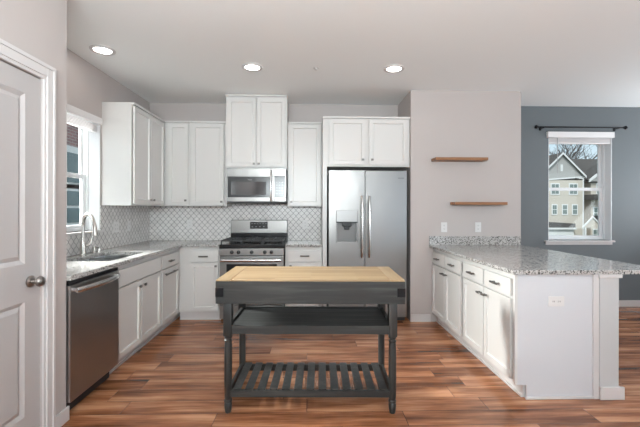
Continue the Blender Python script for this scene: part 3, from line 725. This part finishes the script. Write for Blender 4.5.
# ------------------------------------------------------------------ window dressing
vb = thing('window_blind', 'raised white blind at the top of the window in the blue wall', 'blind', (BX0, YB, 0))
obj('valance', B((-.035, BX1 - BX0 + .004, -.045, -.001, 2.322, 2.400), bev=.004), M_blind, vb)
bm = bmesh.new()
for i in range(9): box(bm, .010, BX1 - BX0 - .010, .008, .058, 2.268 + i * .0105, 2.2745 + i * .0105)
box(bm, .010, BX1 - BX0 - .010, .008, .058, 2.245, 2.264)
obj('slat_stack', bm, M_blind, vb)
bm = bmesh.new(); tube(bm, [(.128, .004, 2.33), (.128, .003, 2.05), (.128, .004, 1.83)], .004, 8); obj('tilt_wand', bm, mat('wand_grey', (.35, .35, .36), .3), vb, True)
kb = thing('window_blind', 'raised white blind at the top of the kitchen window at left', 'blind', (XW, WY0, 0), PI / 2)
wl = WY1 - WY0
obj('valance', B((-.01, wl + .0, -.028, .012, WZ1 - .055, WZ1 + .012), bev=.005), M_blind, kb)
bm = bmesh.new()
for i in range(6): box(bm, .012, wl - .012, .020, .07, WZ1 - .130 + i * .0125, WZ1 - .123 + i * .0125)
obj('slat_stack', bm, M_blind, kb)
cr = thing('curtain_rod', 'black metal curtain rod above the window in the blue wall', 'curtain rod', (3.675, YB, 2.455))
bm = bmesh.new(); tube(bm, [(-.585, -.075, 0), (.585, -.075, 0)], .010, 12); obj('rod', bm, M_rod, cr, True)
for s in (-1, 1):
    bm = bmesh.new(); lathe(bm, [(.010, 0), (.014, .004), (.010, .010), (.020, .018), (.026, .032), (.020, .048), (.004, .056)], (0, 0, 0), 'X', 16)
    bmesh.ops.transform(bm, matrix=Matrix.Translation((s * .585, -.075, 0)) @ Matrix.Rotation(0 if s > 0 else PI, 4, 'Z'), verts=bm.verts)
    obj('finial', bm, M_rod, cr, True)
    bm = bmesh.new(); box(bm, s * .52 - .008, s * .52 + .008, -.08, -.004, -.016, -.006); box(bm, s * .52 - .014, s * .52 + .014, -.008, -.0002, -.035, .02); obj('bracket', bm, M_rod, cr)

# ------------------------------------------------------------------ recessed ceiling lights
vis = {(-1.85, 3.345): 'recessed ceiling light nearest the kitchen window, leftmost', (-.576, 3.70): 'recessed ceiling light above the range side of the kitchen', (.845, 3.69): 'recessed ceiling light in front of the refrigerator and shelf wall'}
for (x, y), lab in vis.items():
    r = thing('ceiling_light', lab, 'ceiling light', (x, y, CZ), 0, 'recessed ceiling lights')
    bm = bmesh.new(); seg = 32; rings = []
    for rr, z in ((.105, -.0003), (.103, -.008), (.078, -.010), (.070, -.002)):
        rings.append([bm.verts.new((rr * math.cos(2 * PI * i / seg), rr * math.sin(2 * PI * i / seg), z)) for i in range(seg)])
    for a, b in zip(rings, rings[1:]):
        for i in range(seg): bm.faces.new((a[i], a[(i + 1) % seg], b[(i + 1) % seg], b[i]))
    obj('trim_ring', bm, M_trim, r, True)
    bm = bmesh.new(); lathe(bm, [(.072, -.0022), (.071, -.006), (.045, -.0065)], (0, 0, 0), 'Z', 32); obj('lens', bm, M_lamp, r)
    l = bpy.data.lights.new('ceiling_lamp', 'AREA'); l.shape = 'DISK'; l.size = .15; l.energy = LAMP_W; l.color = (1, .95, .89)
    lo = bpy.data.objects.new('ceiling_lamp', l); link(lo, r); lo.location = (0, 0, -.012)
sp = thing('sprinkler_cover', 'tiny pale sprinkler cover between the two right ceiling lights', 'sprinkler', (.06, 3.70, CZ))
bm = bmesh.new(); lathe(bm, [(.026, -.0003), (.026, -.004), (.012, -.007), (.010, -.022), (.002, -.024)], (0, 0, 0), 'Z', 20); obj('cover', bm, mat('sprinkler_grey', (.5, .5, .5), .4), sp, True)

# ------------------------------------------------------------------ outside the dining window: townhouse and trees
GZ = -3.0
struct('ground_outside', B((-60, 120, 5.6, 140, GZ - .2, GZ)), painted('lawn', (.10, .11, .07), .9))
def siding(name, col, pitch):
    m = mat(name, col, .8); wv = N(m, 'ShaderNodeTexWave'); wv.bands_direction = 'Z'; wv.wave_profile = 'SAW'; wv.inputs['Scale'].default_value = 1 / pitch / 6.28 * 2
    L(m, obj_coords(m), wv.inputs['Vector']); add_bump(m, wv.outputs['Fac'], .4, .02); return m
S_beige = siding('beige_siding', (.60, .54, .47), .2); S_grey = siding('grey_siding', (.42, .41, .40), .2); S_taupe = siding('taupe_siding', (.25, .23, .21), .2)
S_roof = painted('asphalt_shingle', (.075, .068, .065), .9, 8, .4); S_white = painted('exterior_trim', (.75, .75, .75), .6)
S_glass = mat('exterior_window_glass', (.16, .21, .20), .15)
hs = thing('townhouse', 'beige gabled townhouse with dark shingle roof seen through the dining window', 'house', (28.4, 45, 0))
AX, EX, EZ, AZ = 2.87, 5.70, 5.45, 8.25     # apex x, right edge, eave z, apex z
def prism(bm, pts, y0, y1):
    a = [bm.verts.new((x, y0, z)) for x, z in pts]; b = [bm.verts.new((x, y1, z)) for x, z in pts]
    bm.faces.new(a); bm.faces.new(b[::-1])
    for i in range(len(pts)): bm.faces.new((a[i], b[i], b[(i + 1) % len(pts)], a[(i + 1) % len(pts)]))
    return bm
bm = bmesh.new(); box(bm, 0, EX, 0, 8, GZ, EZ - .5); obj('front_wall', bm, S_beige, hs)
bm = prism(bmesh.new(), [(0, EZ - .5), (EX, EZ - .1), (EX, EZ), (AX, AZ), (0, EZ)], -.02, 3.0); obj('gable_wall', bm, S_grey, hs)
def rake(bm, x0, z0, x1, z1, y0, y1, t):
    prism(bm, [(x0, z0), (x1, z1), (x1, z1 + t), (x0, z0 + t)], y0, y1)
bm = bmesh.new(); rake(bm, AX, AZ, EX + .12, EZ - .12, -.30, 3, .14); rake(bm, AX, AZ, -.12, EZ - .12, -.30, 3, .14); obj('gable_roof', bm, S_roof, hs)
bm = bmesh.new(); rake(bm, AX, AZ - .12, EX + .12, EZ - .24, -.34, -.26, .26); rake(bm, AX, AZ - .12, -.12, EZ - .24, -.34, -.26, .26)
prism(bm, [(0, EZ - .62), (EX, EZ - .15), (EX, EZ + .02), (0, EZ - .45)], -.06, 0); box(bm, EX - .16, EX, -.05, 0, GZ, EZ - .1); obj('rake_trim', bm, S_white, hs)
# main body behind with its ridge across
bm = bmesh.new(); box(bm, EX, 16, 1.6, 8, GZ, EZ); obj('side_wing', bm, S_taupe, hs)
bm = bmesh.new(); a = [bm.verts.new(p) for p in ((-3, 1.2, EZ - .1), (16.5, 1.2, EZ - .1), (16.5, 5.0, AZ + .05), (-3, 5.0, AZ + .05), (-3, 8.6, EZ - .1), (16.5, 8.6, EZ - .1))]
bm.faces.new((a[0], a[1], a[2], a[3])); bm.faces.new((a[3], a[2], a[5], a[4])); bm.faces.new((a[0], a[3], a[4])); bm.faces.new((a[1], a[5], a[2])); bm.faces.new((a[0], a[4], a[5], a[1])); obj('main_roof', bm, S_roof, hs)
obj('eave_trim', B((EX, 16.5, 1.12, 1.22, EZ - .25, EZ - .02)), S_white, hs)
# bay at right with its own small gable
obj('bay_wall', B((7.0, 12, .5, 1.6, GZ, EZ - .8)), S_beige, hs)
bm = prism(bmesh.new(), [(6.6, EZ - .6), (12.4, EZ - .6), (9.5, EZ + 1.6)], .1, 2.5); obj('bay_gable', bm, S_grey, hs)
bm = bmesh.new(); rake(bm, 9.5, EZ + 1.6, 6.4, EZ - .75, -.05, .1, .35); rake(bm, 9.5, EZ + 1.6, 12.6, EZ - .75, -.05, .1, .35); obj('bay_rake_trim', bm, S_white, hs)
bm = bmesh.new(); rake(bm, 9.5, EZ + 1.9, 6.4, EZ - .40, .1, 2.6, .14); obj('bay_roof', bm, S_roof, hs)
bm = prism(bmesh.new(), [(6.6, 2.55), (9.5, 2.55), (9.3, 3.2), (6.9, 3.2)], -.5, 1.5); obj('bay_hood', bm, S_roof, hs)
def hwin(x, z, w_, h_, y=-.0):
    f = obj('house_window', B((x - w_ / 2 - .10, x + w_ / 2 + .10, y - .06, y, z - h_ / 2 - .10, z + h_ / 2 + .10)), S_white, hs)
    bm = bmesh.new()
    for a in (-1, 1):
        for b in (-1, 1): box(bm, x + a * w_ / 4 - w_ * .22, x + a * w_ / 4 + w_ * .22, y - .075, y - .058, z + b * h_ / 4 - h_ * .22, z + b * h_ / 4 + h_ * .22)
    obj('panes', bm, S_glass, f)
for x in (2.05, 4.35): hwin(x, 3.85, .95, 1.25)
for x in (1.98, 3.28, 4.55): hwin(x, 1.30, .52, 1.15)
hwin(8.2, 3.9, .9, 1.3, .5); hwin(7.8, .9, .9, 1.3, .5)
obj('gable_vent', B((AX - .14, AX + .14, -.06, -.02, 6.05, 6.9)), S_white, hs)
# entry roof, garage
bm = prism(bmesh.new(), [(0, 0)] * 0 or [(-3, -.80), (4.3, -.95), (4.3, -.42), (-3, .0)], -.5, 0); obj('garage_roof', bm, S_roof, hs)
obj('garage_fascia', B((-3, 4.4, -.6, -.5, -1.15, -.92)), S_white, hs)
obj('garage_door', B((1.0, 4.2, -.35, -.05, GZ, -1.2)), S_white, hs)
obj('garage_window', B((-.2, .9, -.1, -.02, -2.4, -1.1)), S_glass, hs)
bm = prism(bmesh.new(), [(3.9, -.80), (6.1, -.80), (5.0, .35)], -2.3, -2.2); obj('porch_gable', bm, S_beige, hs)
bm = bmesh.new(); rake(bm, 5.0, .35, 3.75, -.95, -2.45, -2.3, .22); rake(bm, 5.0, .35, 6.25, -.95, -2.45, -2.3, .22); obj('porch_trim', bm, S_white, hs)
bm = bmesh.new(); a = [bm.verts.new(p) for p in ((5.05, -2.3, .60), (8.0, -1.6, .60), (8.8, -1.9, -.75), (6.3, -2.3, -.75))]; f_ = bm.faces.new(a)
bmesh.ops.solidify(bm, geom=[f_], thickness=.15); obj('porch_roof', bm, S_roof, hs)
for x in (4.2, 5.9, 8.0): obj('porch_post', B((x - .1, x + .1, -2.3, -2.1, GZ, -.8)), S_white, hs)
hwin(7.7, -1.8, .8, 1.2, 1.2 - .9 + .2)

def tree(lab, loc, h, seed):
    rnd = random.Random(seed); bm = bmesh.new()
    def br(p, d, ln, r, depth):
        n = 3; pts = [p]; q = p.copy(); dd = d.copy()
        for i in range(n):
            dd = (dd + Vector((rnd.uniform(-.2, .2), rnd.uniform(-.2, .2), rnd.uniform(-.05, .18)))).normalized(); q = q + dd * ln / n; pts.append(q.copy())
        tube(bm, pts, [r, r * .85, r * .72, r * .6], 5)
        if depth == 0: return
        for k in range(3 if depth > 1 else 4):
            t_ = pts[rnd.randint(1, n)]
            a = rnd.uniform(0, 2 * PI); s = rnd.uniform(.45, .95)
            nd = (dd + Vector((math.cos(a), math.sin(a), .1)) * s).normalized()
            br(t_.copy(), nd, ln * rnd.uniform(.55, .8), r * .55, depth - 1)
    br(Vector((0, 0, 0)), Vector((0, 0, 1)), h * .42, h * .020, 5)
    o = obj('bare_tree', bm, painted('bark', (.09, .075, .07), .9, 10, .3)); o.location = loc
    return tag(o, lab, 'tree', 'bare trees outside')
tree('leafless tree left of the townhouse gable outside', (45.0, 67, GZ), 19, 3)
tree('leafless tree behind the townhouse roof ridge outside', (54, 73, GZ), 22, 11)

tree('leafless tree right behind the townhouse gable peak outside', (72, 103, GZ), 32, 21)
# ------------------------------------------------------------------ outside the kitchen window: neighbouring brick building
bk_ = mat('neighbour_brick', (.30, .16, .15), .85)
_b = N(bk_, 'ShaderNodeTexBrick'); _b.inputs['Scale'].default_value = 1; _b.inputs['Brick Width'].default_value = .22; _b.inputs['Row Height'].default_value = .075; _b.inputs['Mortar Size'].default_value = .008
_b.inputs['Color1'].default_value = (.33, .17, .16, 1); _b.inputs['Color2'].default_value = (.24, .13, .13, 1); _b.inputs['Mortar'].default_value = (.35, .32, .31, 1)
L(bk_, obj_coords(bk_, (1, 1, 1), 'Object', (0, PI / 2, PI / 2)), _b.inputs['Vector']); L(bk_, _b.outputs['Color'], bsdf(bk_).inputs['Base Color'])
nb = thing('neighbour_building', 'brick building with white-trimmed teal windows seen through the kitchen window', 'building', (-6, 5, 0))
obj('brick_wall', B((-3, 0, -2, 12, GZ, 7)), bk_, nb)
S_teal = mat('teal_window_glass', (.11, .16, .17), .2)
def nwin(y0, y1, z0, z1, rows, nm='building_window'):
    f = obj(nm, B((0, .06, y0 - .12, y1 + .12, z0 - .12, z1 + .14)), S_white, nb); bm = bmesh.new(); st = (z1 - z0) / rows
    ym = (y0 + y1) / 2
    for i in range(rows):
        box(bm, .055, .075, y0, ym - .03, z0 + i * st + .03, z0 + (i + 1) * st - .03); box(bm, .055, .075, ym + .03, y1, z0 + i * st + .03, z0 + (i + 1) * st - .03)
    obj('panes', bm, S_teal, f)
for yy in (.8, 3.9, 7.2):
    nwin(yy + .3, yy + 1.5, 1.95, 2.75, 1); nwin(yy + .3, yy + 1.5, .95, 1.80, 2)
struct('ground_beside', B((-40, -2.7, -10, 40, GZ - .2, GZ)), painted('side_lawn', (.10, .11, .07), .9))
